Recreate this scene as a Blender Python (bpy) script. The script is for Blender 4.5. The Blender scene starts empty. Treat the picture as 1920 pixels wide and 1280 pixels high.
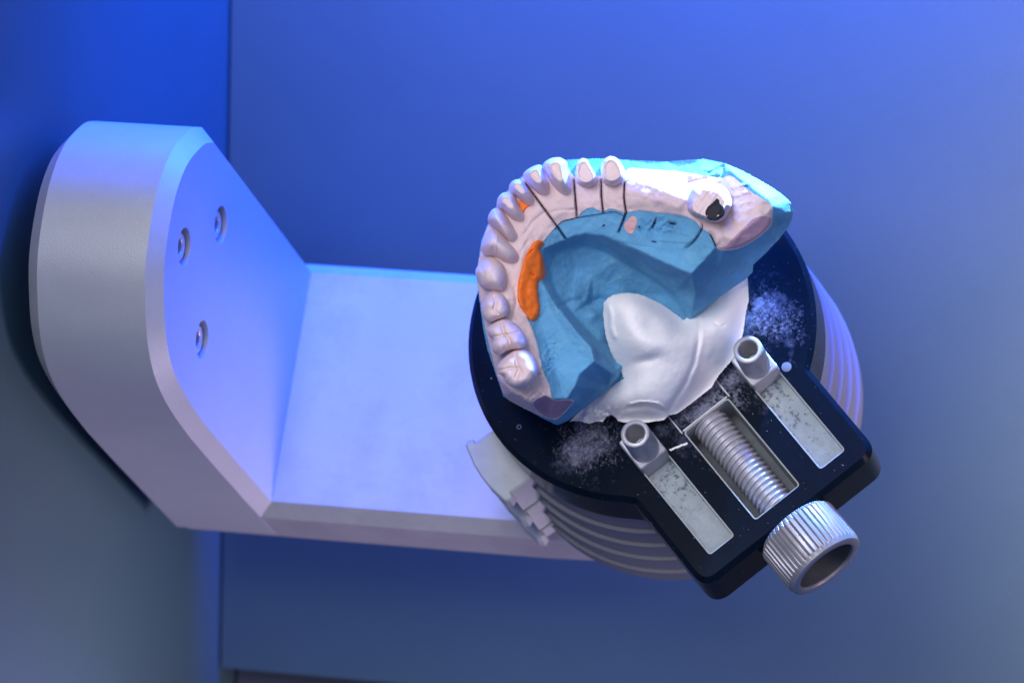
import bpy, bmesh, math
import numpy as np
from mathutils import Vector, Matrix
from mathutils.geometry import delaunay_2d_cdt

S = 0.001                      # everything below is measured in millimetres
scene = bpy.context.scene
COL = scene.collection

# ------------------------------------------------------------------ camera
F, D = 9000.0, 1000.0
zd = np.array([2200., 3300., F]); zd /= np.linalg.norm(zd)
a_ = -F * F / (2200 + .07 * 3300)
xd = -np.array([a_, .07 * a_, F]); xd /= np.linalg.norm(xd)
yd = np.cross(zd, xd)
R = np.array([xd, -yd, -zd])
def ray(u, v):
    return R @ np.array([(u - 960) / F, (v - 640) / F, 1.0])
CAM = -ray(1200, 620) * D
def at(u, v, z):
    r = ray(u, v); t = (z - CAM[2]) / r[2]
    return CAM + t * r
def proj(p):
    q = R.T @ (np.array(p) - CAM)
    return 960 + F * q[0] / q[2], 640 + F * q[1] / q[2]
def at_arr(u, v, z):
    u = np.asarray(u, float); v = np.asarray(v, float); z = np.asarray(z, float)
    d = np.stack([(u - 960) / F, (v - 640) / F, np.ones_like(u)], -1) @ R.T
    t = (z - CAM[2]) / d[..., 2]
    return CAM + t[..., None] * d
cd = bpy.data.cameras.new('camera'); cam = bpy.data.objects.new('camera', cd); COL.objects.link(cam)
M4 = Matrix.Identity(4)
for i in range(3):
    M4[i][0] = R[i, 0]; M4[i][1] = -R[i, 1]; M4[i][2] = -R[i, 2]; M4[i][3] = CAM[i] * S
cam.matrix_world = M4
cd.sensor_width = 36; cd.lens = F / 1920 * 36
cd.clip_start = .02; cd.clip_end = 50
cd.dof.use_dof = True; cd.dof.focus_distance = .972; cd.dof.aperture_fstop = 20
scene.camera = cam

# ------------------------------------------------------------------ world, lamps, exposure
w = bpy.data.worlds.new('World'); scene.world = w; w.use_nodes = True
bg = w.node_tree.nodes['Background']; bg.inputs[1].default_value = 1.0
_n = w.node_tree.nodes; _l = w.node_tree.links       # ramp shaped for the light: neutral room light above, dark blue from the sides
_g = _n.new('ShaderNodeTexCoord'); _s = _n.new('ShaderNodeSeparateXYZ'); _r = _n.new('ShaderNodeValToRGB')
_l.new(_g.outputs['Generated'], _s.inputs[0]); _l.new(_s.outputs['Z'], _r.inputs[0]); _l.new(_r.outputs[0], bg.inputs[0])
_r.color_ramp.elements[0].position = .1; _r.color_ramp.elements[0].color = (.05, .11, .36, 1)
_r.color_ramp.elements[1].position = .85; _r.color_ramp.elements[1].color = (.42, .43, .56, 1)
def area(name, loc, target, size, power, color, sy=None, spread=180):
    l = bpy.data.lights.new(name, 'AREA'); l.energy = power; l.color = color
    l.shape = 'RECTANGLE'; l.size = size * S; l.size_y = (sy or size) * S; l.spread = math.radians(spread)
    o = bpy.data.objects.new(name, l); COL.objects.link(o)
    o.location = Vector(loc) * S
    o.rotation_euler = (Vector(target) - Vector(loc)).to_track_quat('-Z', 'Y').to_euler()
    return o
area('room_lamp', (-60, -25, 800), (0, 0, 0), 300, 4.7, (.96, .93, 1.0))
area('blue_lamp', (-15, 188, 42), (-35, 80, -60), 220, 4.2, (.004, .095, 1.0), 50, 150)
area('wall_fill', (70, -118, -78), (-124, -100, -40), 60, .15, (1.0, .75, 1.0), spread=80)  # added fill lamp without a source, brightens the lower-left wall
area('projector_lamp', (66, 178, 30), (37, 25, 36), 10, .2, (.30, .62, 1.0), spread=36)
area('panel_fill', (200, -40, 30), (175, 20, -90), 130, .85, (1.0, .72, .72), spread=130)  # added fill lamp, lightens the right side of the back panel
scene.view_settings.view_transform = 'Standard'
scene.view_settings.look = 'None'
scene.view_settings.exposure = 0
scene.view_settings.gamma = 1

# ------------------------------------------------------------------ materials
def mat(name, base, rough=.6, metal=0., var=.06, vscale=300., bump=.0, bscale=2500., bdist=.00008, spec=.5, coat=0., aniso=0.):
    m = bpy.data.materials.new(name); m.use_nodes = True
    n = m.node_tree.nodes; L = m.node_tree.links; b = n['Principled BSDF']
    b.inputs['Roughness'].default_value = rough; b.inputs['Metallic'].default_value = metal
    b.inputs['Specular IOR Level'].default_value = spec
    b.inputs['Coat Weight'].default_value = coat
    tc = n.new('ShaderNodeTexCoord'); nz = n.new('ShaderNodeTexNoise')
    nz.inputs['Scale'].default_value = vscale; nz.inputs['Detail'].default_value = 6; nz.inputs['Roughness'].default_value = .65
    L.new(tc.outputs['Object'], nz.inputs['Vector'])
    cr = n.new('ShaderNodeValToRGB'); cr.color_ramp.elements[0].position = .3; cr.color_ramp.elements[1].position = .7
    cr.color_ramp.elements[0].color = (*[max(0, c * (1 - var)) for c in base], 1)
    cr.color_ramp.elements[1].color = (*[min(1, c * (1 + var)) for c in base], 1)
    L.new(nz.outputs['Fac'], cr.inputs[0]); L.new(cr.outputs[0], b.inputs['Base Color'])
    if bump:
        n2 = n.new('ShaderNodeTexNoise'); n2.inputs['Scale'].default_value = bscale; n2.inputs['Detail'].default_value = 4
        L.new(tc.outputs['Object'], n2.inputs['Vector'])
        bp = n.new('ShaderNodeBump'); bp.inputs['Strength'].default_value = bump; bp.inputs['Distance'].default_value = bdist
        L.new(n2.outputs['Fac'], bp.inputs['Height']); L.new(bp.outputs[0], b.inputs['Normal'])
    m['cr'] = 1
    return m
def overlay(m, color, scale, lo, hi, region=None, soft=1.0, detail=8, rough=None):
    """powder, stain or pore speckle of a second colour through a noise threshold; region=(x,y,radius) in mm object space"""
    n = m.node_tree.nodes; L = m.node_tree.links; b = n['Principled BSDF']
    tc = n.new('ShaderNodeTexCoord'); nz = n.new('ShaderNodeTexNoise'); nz.inputs['Scale'].default_value = scale
    nz.inputs['Detail'].default_value = detail; nz.inputs['Roughness'].default_value = .75
    L.new(tc.outputs['Object'], nz.inputs['Vector'])
    fac = nz.outputs['Fac']
    if region:
        x, y, r = region
        mp = n.new('ShaderNodeMapping'); mp.vector_type = 'POINT'
        mp.inputs['Location'].default_value = (-x / r, -y / r, 0)
        mp.inputs['Scale'].default_value = (1000 / r,) * 3
        L.new(tc.outputs['Object'], mp.inputs['Vector'])
        sep = n.new('ShaderNodeVectorMath'); sep.operation = 'MULTIPLY'; sep.inputs[1].default_value = (1, 1, 0)
        L.new(mp.outputs[0], sep.inputs[0])
        ln = n.new('ShaderNodeVectorMath'); ln.operation = 'LENGTH'; L.new(sep.outputs[0], ln.inputs[0])
        n3 = n.new('ShaderNodeTexNoise'); n3.inputs['Scale'].default_value = 110; n3.inputs['Detail'].default_value = 3
        L.new(tc.outputs['Object'], n3.inputs['Vector'])
        ad = n.new('ShaderNodeMath'); ad.operation = 'MULTIPLY_ADD'; ad.inputs[1].default_value = .9; L.new(n3.outputs['Fac'], ad.inputs[0]); L.new(ln.outputs['Value'], ad.inputs[2])
        mr = n.new('ShaderNodeMapRange'); mr.inputs[1].default_value = .55; mr.inputs[2].default_value = 1.5; mr.inputs[3].default_value = .10; mr.inputs[4].default_value = -.25
        L.new(ad.outputs[0], mr.inputs[0])
        s2 = n.new('ShaderNodeMath'); s2.operation = 'ADD'; L.new(fac, s2.inputs[0]); L.new(mr.outputs[0], s2.inputs[1]); fac = s2.outputs[0]
    mr2 = n.new('ShaderNodeMapRange'); mr2.inputs[1].default_value = lo; mr2.inputs[2].default_value = hi; mr2.inputs[3].default_value = 0; mr2.inputs[4].default_value = soft
    L.new(fac, mr2.inputs[0])
    mx = n.new('ShaderNodeMix'); mx.data_type = 'RGBA'
    src = b.inputs['Base Color'].links[0].from_socket
    L.new(mr2.outputs[0], mx.inputs[0]); L.new(src, mx.inputs[6]); mx.inputs[7].default_value = (*color, 1)
    L.new(mx.outputs[2], b.inputs['Base Color'])
    if rough is not None:
        mr3 = n.new('ShaderNodeMapRange'); mr3.inputs[3].default_value = b.inputs['Roughness'].default_value; mr3.inputs[4].default_value = rough
        L.new(mr2.outputs[0], mr3.inputs[0]); L.new(mr3.outputs[0], b.inputs['Roughness'])
        if b.inputs['Metallic'].default_value > 0:
            mr4 = n.new('ShaderNodeMapRange'); mr4.inputs[3].default_value = b.inputs['Metallic'].default_value; mr4.inputs[4].default_value = 0
            L.new(mr2.outputs[0], mr4.inputs[0]); L.new(mr4.outputs[0], b.inputs['Metallic'])
    return m
MT = {}
MT['wall'] = mat('painted_panel', (.028, .064, .076), .5, var=.035, vscale=25, bump=.25, bscale=1500, bdist=.0002)
MT['channel'] = mat('channel_paint', (.045, .06, .09), .6)
MT['alu'] = mat('anodised_aluminium', (.35, .375, .42), .5, .25, var=.03, vscale=60, bump=.6, bscale=3000, bdist=.00009)
overlay(MT['alu'], (.24, .25, .29), 900, .67, .74, soft=.5, detail=4)
MT['alu_plate'] = mat('brushed_plate_aluminium', (.34, .35, .38), .42, .3, var=.06, vscale=35, bump=.25, bscale=3000, bdist=.00005)
overlay(MT['alu_plate'], (.20, .20, .25), 45, .48, .72, soft=.45, detail=8)
overlay(MT['alu_plate'], (.16, .16, .2), 700, .68, .74, soft=.4, detail=5)
overlay(MT['alu_plate'], (.6, .6, .66), 500, .72, .75, soft=.5, detail=3)
overlay(MT['alu'], (.42, .44, .48), 30, .5, .75, soft=.35, detail=8)
overlay(MT['wall'], (.042, .078, .090), 9, .5, .75, soft=.4, detail=7)
overlay(MT['wall'], (.15, .18, .2), 260, .745, .765, soft=.4, detail=3)
MT['ring'] = mat('turned_aluminium', (.13, .14, .17), .6, .1, var=.04, vscale=60)
MT['clip'] = mat('cast_aluminium', (.34, .37, .38), .6, .3, var=.07, vscale=250, bump=.4, bscale=2500)
MT['black'] = mat('black_anodised', (.0022, .006, .013), .17, 0., var=.25, vscale=120, bump=.15, bscale=3500, bdist=.00002, spec=.08)
for reg in ((16, 22, 17), (12, -22, 19), (19, 2, 28)):
    overlay(MT['black'], (.20, .22, .34), 260, .50, .74, region=reg, soft=.34, detail=10, rough=.8)
    overlay(MT['black'], (.42, .44, .55), 420, .58, .66, region=reg, soft=.22, detail=10, rough=.9)
    overlay(MT['black'], (.50, .52, .62), 1700, .57, .72, region=reg, soft=.30, detail=8, rough=.9)
overlay(MT['black'], (.6, .62, .7), 1900, .735, .76, soft=.8, detail=2, rough=.9)
MT['steel'] = mat('plated_steel', (.42, .42, .46), .42, .4, var=.08, vscale=400, bump=.25, bscale=3000)
overlay(MT['steel'], (.55, .55, .58), 700, .56, .66, soft=.8, rough=.9)
MT['knob'] = mat('knurled_steel', (.32, .32, .35), .42, .6, var=.08, vscale=300, bump=.15)
MT['slot'] = mat('dusty_slot_floor', (.30, .35, .37), .7, .2, var=.12, vscale=220, bump=.5, bscale=2500)
overlay(MT['slot'], (.05, .07, .09), 700, .46, .53, region=(16, 0, 38), soft=.85, detail=9)
overlay(MT['slot'], (.45, .52, .52), 300, .5, .7, soft=.5, detail=9)
MT['dark'] = mat('recess_shade', (.01, .011, .014), .8)
MT['deep'] = mat('dark_grey_metal', (.10, .115, .13), .6, .3, var=.3, vscale=200)  # darker metal for the middle slot floor and the bore liner
MT['blue'] = mat('blue_plaster', (.110, .330, .545), .88, var=.22, vscale=70, bump=.7, bscale=1600, bdist=.00018, spec=.25)
overlay(MT['blue'], (.20, .46, .58), 300, .50, .72, soft=.65, detail=10)
overlay(MT['blue'], (.03, .14, .27), 600, .62, .72, soft=.6, detail=6)
overlay(MT['blue'], (.35, .60, .70), 1100, .70, .76, soft=.6, detail=4)
MT['pink'] = mat('pink_die_stone', (.69, .54, .53), .85, var=.05, vscale=180, bump=.45, bscale=1700, bdist=.00012, spec=.12)
MT['tooth'] = mat('ivory_pink_die_stone', (.78, .63, .62), .9, var=.035, vscale=200, bump=.3, bscale=1500, bdist=.00008, spec=.12)
MT['mauve'] = mat('wet_cut_stone', (.43, .27, .36), .85, var=.08, vscale=350, bump=.5, bscale=1900, bdist=.00012, spec=.3)
MT['salmon'] = mat('salmon_stone', (.60, .36, .36), .8, var=.06, vscale=300, bump=.3)
MT['white'] = mat('white_mounting_plaster', (.88, .87, .86), .9, var=.03, vscale=200, bump=.7, bscale=1500, bdist=.00006, spec=.15)
MT['wax'] = mat('orange_wax', (.86, .17, .012), .55, var=.08, vscale=260, bump=.3, bscale=900, bdist=.00012, spec=.4)
MT['hole_tone'] = mat('hole_shade', (.004, .005, .012), .6, bump=.15, spec=.3, bscale=900, bdist=.0002)
MT['blueline'] = mat('groove_shade', (.004, .006, .03), .9)  # shade colour for cuts and pits

# ------------------------------------------------------------------ helpers
def tag(o, label=None, cat=None, kind=None, group=None):
    if label: o['label'] = label
    if cat: o['category'] = cat
    if kind: o['kind'] = kind
    if group: o['group'] = group
    return o
def empty(name, loc, label, cat, rz=0):
    o = bpy.data.objects.new(name, None); COL.objects.link(o); o.empty_display_size = .01
    o.location = Vector(loc) * S; o.rotation_euler = (0, 0, rz)
    tag(o, label, cat); return o
def mobj(name, verts, faces, m, parent=None, smooth=True, world=True, angle=None):
    """verts in mm; world=True -> world coordinates, made local to the parent thing"""
    v = np.asarray(verts, float).reshape(-1, 3)
    if parent is not None and world:
        root = parent
        off = np.zeros(3)
        chain = []
        p = parent
        while p is not None: chain.append(p); p = p.parent
        for q in reversed(chain):
            v = v - np.array(q.location) / S
            rz = q.rotation_euler[2]
            if rz:
                c, s_ = math.cos(-rz), math.sin(-rz)
                v = np.c_[v[:, 0] * c - v[:, 1] * s_, v[:, 0] * s_ + v[:, 1] * c, v[:, 2]]
    me = bpy.data.meshes.new(name); me.from_pydata((v * S).tolist(), [], [tuple(int(i) for i in f) for f in faces])
    me.materials.append(m)
    if smooth: me.polygons.foreach_set('use_smooth', [True] * len(me.polygons))
    bm = bmesh.new(); bm.from_mesh(me); bmesh.ops.recalc_face_normals(bm, faces=bm.faces)
    if angle is not None:
        for e in bm.edges:
            if len(e.link_faces) == 2 and e.calc_face_angle(0) > math.radians(angle): e.smooth = False
    bm.to_mesh(me); bm.free(); me.update()
    o = bpy.data.objects.new(name, me); COL.objects.link(o)
    if parent is not None: o.parent = parent
    return o
def rounded(pts):
    """pts = (x, y, radius)"""
    out = []; n = len(pts)
    for i in range(n):
        p = np.array(pts[i][:2], float); r = pts[i][2]
        if r <= 0: out.append(tuple(p)); continue
        a = np.array(pts[i - 1][:2], float); b = np.array(pts[(i + 1) % n][:2], float)
        u = (a - p) / np.linalg.norm(a - p); v = (b - p) / np.linalg.norm(b - p)
        ang = math.acos(max(-1, min(1, float(u @ v)))); t = r / math.tan(ang / 2)
        t = min(t, .45 * np.linalg.norm(a - p), .45 * np.linalg.norm(b - p))
        for k in range(9):
            s = k / 8
            out.append(tuple((1 - s) ** 2 * (p + u * t) + 2 * s * (1 - s) * p + s * s * (p + v * t)))
    return out
def rect(x0, x1, y0, y1, r=1.): return rounded([(x0, y0, r), (x1, y0, r), (x1, y1, r), (x0, y1, r)])
def slab(name, loops, z0, z1, bev, m, parent, xf=None, angle=25, res=0):
    """extruded, chamfered plate from closed loops (first outer, then holes); xf maps local mm coords"""
    cu = bpy.data.curves.new('tmp', 'CURVE'); cu.dimensions = '2D'; cu.fill_mode = 'BOTH'
    cu.extrude = (z1 - z0) / 2 - bev; cu.bevel_depth = bev; cu.bevel_resolution = res
    for lp in loops:
        sp = cu.splines.new('POLY'); sp.points.add(len(lp) - 1); sp.use_cyclic_u = True
        for i, p in enumerate(lp): sp.points[i].co = (p[0], p[1], 0, 1)
    ob = bpy.data.objects.new('tmp', cu); COL.objects.link(ob)
    dg = bpy.context.evaluated_depsgraph_get(); me = bpy.data.meshes.new_from_object(ob.evaluated_get(dg))
    v = np.array([x.co[:] for x in me.vertices]); v[:, 2] += (z0 + z1) / 2
    f = [tuple(p.vertices) for p in me.polygons]
    bpy.data.objects.remove(ob); bpy.data.curves.remove(cu); bpy.data.meshes.remove(me)
    if xf: v = np.array([xf(p) for p in v])
    bm = bmesh.new(); vs = [bm.verts.new(p) for p in v]
    for q in f:
        try: bm.faces.new([vs[i] for i in q])
        except ValueError: pass
    bmesh.ops.remove_doubles(bm, verts=bm.verts, dist=1e-4)
    bm.verts.index_update()
    v = [tuple(x.co) for x in bm.verts]; f = [[x.index for x in q.verts] for q in bm.faces]; bm.free()
    return mobj(name, v, f, m, parent, world=False, angle=angle)
def lathe(prof, seg=96, axis='z', rmod=None):
    v = []; f = []
    for i, (r, z) in enumerate(prof):
        for k in range(seg):
            t = 2 * math.pi * k / seg
            rr = r + (rmod(i, t) if rmod else 0)
            v.append((rr * math.cos(t), rr * math.sin(t), z))
    n = len(prof)
    for i in range(n - 1):
        for k in range(seg):
            k2 = (k + 1) % seg
            f.append((i * seg + k, i * seg + k2, (i + 1) * seg + k2, (i + 1) * seg + k))
    v = np.array(v)
    for i in (0, n - 1):
        if prof[i][0] > 1e-6: f.append([i * seg + k for k in range(seg)]) if prof[i][0] > 0 and i in CAPS else None
    return v, f
CAPS = (-1,)
def orient(v, o, d):
    """put the lathe's z axis along d at o"""
    q = Vector(d).to_track_quat('Z', 'Y').to_matrix()
    return np.array([tuple(q @ Vector(p) + Vector(o)) for p in v])
def cutout(obj, v, f):
    me = bpy.data.meshes.new('cut'); me.from_pydata((np.array(v) * S).tolist(), [], f)
    c = bpy.data.objects.new('cut', me); COL.objects.link(c)
    c.matrix_world = Matrix.Translation(obj.parent.location) if obj.parent else Matrix.Identity(4)
    bpy.context.view_layer.update()
    md = obj.modifiers.new('b', 'BOOLEAN'); md.object = c; md.operation = 'DIFFERENCE'; md.solver = 'EXACT'
    dg = bpy.context.evaluated_depsgraph_get(); nm = bpy.data.meshes.new_from_object(obj.evaluated_get(dg))
    obj.modifiers.remove(md); obj.data = nm; bpy.data.objects.remove(c)

# ------------------------------------------------------------------ scanner chamber
XW = -124.0
p1 = CAM + ray(430, 0) * ((XW - CAM[0]) / ray(430, 0)[0]); p2 = CAM + ray(410, 1250) * ((XW - CAM[0]) / ray(410, 1250)[0])
cdir = (p1 - p2) / np.linalg.norm(p1 - p2); cdir[0] = 0; cdir /= np.linalg.norm(cdir)
cn = np.array([0, -cdir[2], cdir[1]])           # back panel normal, facing the viewer
c0 = np.array([XW, p2[1], p2[2]])
def chamber(a, b, c): return c0 + np.array([a, 0, 0]) + cdir * b + cn * c
def box(name, lo, hi, m, kind):
    v = [chamber(x, y, z) for x in (lo[0], hi[0]) for y in (lo[1], hi[1]) for z in (lo[2], hi[2])]
    f = [(0, 1, 3, 2), (4, 6, 7, 5), (0, 4, 5, 1), (2, 3, 7, 6), (0, 2, 6, 4), (1, 5, 7, 3)]
    o = mobj(name, v, f, m, smooth=False)
    return tag(o, kind='structure')
box('floor', (.6, 0, -6), (620, 520, 0), MT['wall'], 's')
box('floor_channel', (.6, -120, -40), (620, 30, -12), MT['channel'], 's')
box('wall', (-6, -240, -60), (0, 520, 520), MT['wall'], 's')
# ------------------------------------------------------------------ arm: side bracket + support plate
arm = empty('scanner_arm', (-90, 0, -67), 'L-shaped matte aluminium arm with screwed side bracket on the left wall', 'bracket')
ctrl = [(25.5, 28), (22.6, 33.8), (15.7, 41.0), (8.5, 44.4), (.8, 45.2), (-7.8, 43.9), (-14.5, 40.2), (-20.6, 35.0), (-24.8, 27.7), (-27.2, 16), (-28.3, 0)]
def catmull(P, n=8, closed=False):
    P = [np.array(p, float) for p in P]; out = []
    m = len(P)
    rng = range(m) if closed else range(m - 1)
    for i in rng:
        g = (lambda k: P[k % m]) if closed else (lambda k: P[max(0, min(m - 1, k))])
        a, b, c, d = g(i - 1), g(i), g(i + 1), g(i + 2)
        for k in range(n):
            t = k / n
            out.append(.5 * ((2 * b) + (-a + c) * t + (2 * a - 5 * b + 4 * c - d) * t * t + (-a + 3 * b - 3 * c + d) * t ** 3))
    if not closed: out.append(P[-1])
    return out
prof = [(25.5, -63.), (25.5, -20.)] + [tuple(p) for p in catmull(ctrl, 6)] + [(-28.5, -20.), (-28.5, -63.)]
# slab in local (y,z) extruded along x
AB = arm.location / S
br = slab('side_bracket', [prof], -119.5, -90, 3.0, MT['alu'], arm, xf=lambda p: (p[2] - AB[0], p[0] - AB[1], p[1] - AB[2]), angle=24)
holes = [(-.3, 34.2), (12.1, 14.7), (-13.2, 13.5)]
for (y, z) in holes:
    seg = 40
    v = [(-93.0 - AB[0] + dx, y - AB[1] + 4.05 * math.cos(2 * math.pi * k / seg), z - AB[2] + 4.05 * math.sin(2 * math.pi * k / seg)) for dx in (0, 6) for k in range(seg)]
    f = [[k, (k + 1) % seg, seg + (k + 1) % seg, seg + k] for k in range(seg)] + [list(range(seg))[::-1], list(range(seg, 2 * seg))]
    cutout(br, v, f)
for (y, z) in holes:
    pr = [(0, -1.4), (.9, -1.4), (1.55, -1.4), (1.62, .0), (1.9, .28), (2.6, .38), (2.95, .22), (3.1, -.15), (3.1, -2.2)]
    v, f = lathe(pr, 48)
    v = orient(v, (-91.2, y, z), (1, 0, 0))
    cs = mobj('cap_screw', v, f, MT['steel'], arm, angle=40)
    v, f = lathe([(1.5, -1.3), (1.5, -1.25), (.001, -1.25)], 6)
    mobj('socket_shade', orient(v, (-91.2, y, z), (1, 0, 0)), f, MT['dark'], cs, angle=30)  # dark disc paints the shade at the bottom of the socket
pl = [(-111, -28.45, 0), (-30, -28.45, 0)] + [(-20 + 27.5 * math.sin(t), -1.2 - 27.3 * math.cos(t), 0) for t in np.linspace(.2, math.pi - .2, 24)] + [(-30, 25.45, 0), (-111, 25.45, 0)]
pl[2:2] = []
slab('support_plate', [[(p[0], p[1]) for p in pl]], -70, -50, 3.0, MT['alu_plate'], arm, xf=lambda p: (p[0] - AB[0], p[1] - AB[1], p[2] - AB[2]), angle=24)

# ------------------------------------------------------------------ turntable
tt = empty('turntable', (0, 0, -50), 'ribbed aluminium turntable drum under the black tray', 'turntable')
pr = [(20, -49.9), (37.6, -49.9)]
zz = -13.4; r = 36.7
tops = [(-13.4, 36.75), (-20.9, 37.4), (-28.6, 38.0), (-36.2, 38.6), (-43.9, 39.1)]
for i in range(4, -1, -1):
    z, r = tops[i]; zl = tops[i + 1][0] if i < 4 else -49.9; rl = r + (.05 if i < 4 else 0)
    pr += [(r - .1, zl - .05 if i == 4 else zl + .02), (r, z - .55), (r + .15, z - .4), (r + .18, z - .1), (r + .0, z), (r - .5, z + .001)]
pr += [(10, -13.4)]
v, f = lathe(pr, 180); mobj('drum', v + np.array([0, 0, 0]), f, MT['ring'], tt, angle=30)
for k, (zt, rot, nm) in enumerate([(-14., 0, 'a'), (-28.6, .0, 'b'), (-43., .0, 'c')]):
    a0, a1 = math.radians(212), math.radians(232)
    pts = []
    ro = 43.6 - .3 * k
    dv = .5 * (a0 + a1); ux = np.array([math.cos(dv), math.sin(dv)]); uy = np.array([-ux[1], ux[0]])
    hw = 6.6
    loc = [(33, -hw), (ro - 1.9, -hw), (ro - 1.8, -hw - 1.0), (ro - 1.0, -hw - 1.4), (ro - .3, -hw - .9), (ro + .6, -3), (ro + .75, 0), (ro + .6, 3), (ro - .3, hw + .9), (ro - 1.0, hw + 1.4), (ro - 1.8, hw + 1.0), (ro - 1.9, hw), (33, hw)]
    lp = [tuple(ux * p[0] + uy * p[1]) for p in loc]
    slab('locking_fin', [lp], zt - 4.2 - 0, zt, .35, MT['clip'], tt, xf=lambda p: (p[0], p[1], p[2] + 50), angle=30)
    if k < 2:
        loc = [(33, -hw + .5), (ro - 2.2, -hw + .5), (ro - 1.6, 0), (ro - 2.2, hw - .5), (33, hw - .5)]
        lp = [tuple(ux * p[0] + uy * p[1]) for p in loc]
        slab('fin_web', [lp], zt - 14.3, zt - 4.1, .2, MT['clip'], tt, xf=lambda p: (p[0], p[1], p[2] + 50), angle=30)

# ------------------------------------------------------------------ black mounting tray (local x = towards the knob)
tray = empty('mounting_tray', (0, 0, -13), 'round black tray with three slots and a knurled knob, dusted with plaster', 'tray', -math.pi / 4)
Z0 = 13.
tl = lambda p: (p[0], p[1], p[2] + Z0)
EO = -.6
arc = [(36 * math.cos(t), 36 * math.sin(t)) for t in np.linspace(math.radians(37.2), math.radians(360 - 40.0), 110)]
outer = [(x, y, 0) for x, y in arc]
outer = outer[:-1] + [(28.9, -22.3, 2.5), (52.4, -22.3, 2.8), (52.4, 20.9, 2.8), (29.6, 20.9, 2.5)] + []
outer = rounded([(x, y, r) for x, y, r in outer])
SL = [(19.5, 48.6, -18.2, -11.6), (23.7, 48.8, -6.5, 5.3), (19.5, 48.9, 10.4, 17.0)]
loops = [outer] + [rect(a, b, c, d, .9) for a, b, c, d in SL]
def tray_plate():
    O = np.array(outer); keep = [i for i in range(len(O)) if np.linalg.norm(O[i] - O[i - 1]) > .02]; O = O[keep]; n = len(O)
    T = np.roll(O, -1, 0) - np.roll(O, 1, 0); T /= np.linalg.norm(T, axis=1)[:, None]; N = np.c_[T[:, 1], -T[:, 0]]
    hs = loops[1:]; pts = [Vector(p) for p in O]; ed = [(i, (i + 1) % n) for i in range(n)]
    for h in hs:
        b = len(pts); pts += [Vector(p) for p in h]; ed += [(b + i, b + (i + 1) % len(h)) for i in range(len(h))]
    r = delaunay_2d_cdt(pts, ed, [], 0, 1e-6); ov = r[0]
    def pin(p, poly):
        c = False
        for i in range(len(poly)):
            x0, y0 = poly[i - 1]; x1, y1 = poly[i]
            if (y0 > p[1]) != (y1 > p[1]) and p[0] < (x1 - x0) * (p[1] - y0) / (y1 - y0) + x0: c = not c
        return c
    V = []; F_ = []
    for z in (0., -13.):
        b = len(V); V += [(p[0], p[1], z + Z0) for p in ov]
        for t in r[2]:
            c = sum((ov[i] for i in t), Vector((0, 0))) / 3
            if pin(c, [tuple(p) for p in O]) and not any(pin(c, h) for h in hs): F_.append(tuple(b + i for i in t))
    def wall(A, za, B, zb):
        b = len(V); m = len(A); V.extend([(p[0], p[1], za + Z0) for p in A]); V.extend([(p[0], p[1], zb + Z0) for p in B])
        for i in range(m): F_.append((b + i, b + (i + 1) % m, b + m + (i + 1) % m, b + m + i))
    E1 = O + N * .85; E2 = O + N * 1.05
    wall(O, 0, E1, -.95); wall(E1, -.95, E2, -1.2); wall(E2, -1.2, E2, -12.6); wall(E2, -12.6, O, -13)
    for h in hs: wall(h, 0, h, -13)
    bm = bmesh.new(); vs = [bm.verts.new(p) for p in V]
    for q in F_:
        try: bm.faces.new([vs[i] for i in q])
        except ValueError: pass
    bmesh.ops.remove_doubles(bm, verts=bm.verts, dist=1e-4); bm.verts.index_update()
    v = [tuple(x.co) for x in bm.verts]; f = [[x.index for x in q.verts] for q in bm.faces]; bm.free()
    mobj('plate', v, f, MT['black'], tray, world=False, angle=25)
tray_plate()
for i, (a, b, c, d) in enumerate(SL):
    g = 1.02   # holes of a bevelled slab close in by the bevel
    lo = rect(a + g - .45, b - g + .0, c + g, d - g, .8)
    depth = -12.8 if i == 1 else -3.6
    o_ = rect(a + .03, b - .03, c + .03, d - .03, .9); in_ = rect(a + .27, b - .27, c + .27, d - .27, .75)
    slab('slot_liner', [o_, in_], depth, -.25, .02, MT['clip'], tray, xf=tl, angle=30)
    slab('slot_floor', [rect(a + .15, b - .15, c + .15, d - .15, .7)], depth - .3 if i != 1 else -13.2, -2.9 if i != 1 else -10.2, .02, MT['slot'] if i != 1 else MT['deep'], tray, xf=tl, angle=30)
for (cx, cy, y0, y1) in [(22.6, -14.9, -16.9, -12.9), (23.4, 13.75, 11.7, 15.7)]:
    bx = slab('slider_block', [rect(cx - 4.5, cx + 2.9, cy - 3.15, cy + 3.15, .35)], -2.85, 3.1, .25, MT['steel'], tray, xf=tl, angle=30)
    kn = lambda i, t: (.07 * math.cos(44 * t) if 2 <= i <= 5 else 0)
    pr = [(3.05, 3.05), (3.05, 3.3)] + [(3.0, 3.6), (3.0, 6.5), (3.0, 9.5), (3.0, 12.0)] + [(3.0, 12.3), (2.95, 12.85), (2.7, 13.05), (2.25, 13.05), (2.02, 12.85), (1.95, 12.4), (1.92, 4.2), (0.001, 4.0)]
    v, f = lathe(pr, 176, rmod=kn); v = v + np.array([cx, cy, Z0])
    mobj('clamp_sleeve', v, f, MT['steel'], tray, world=False, angle=40)
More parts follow.
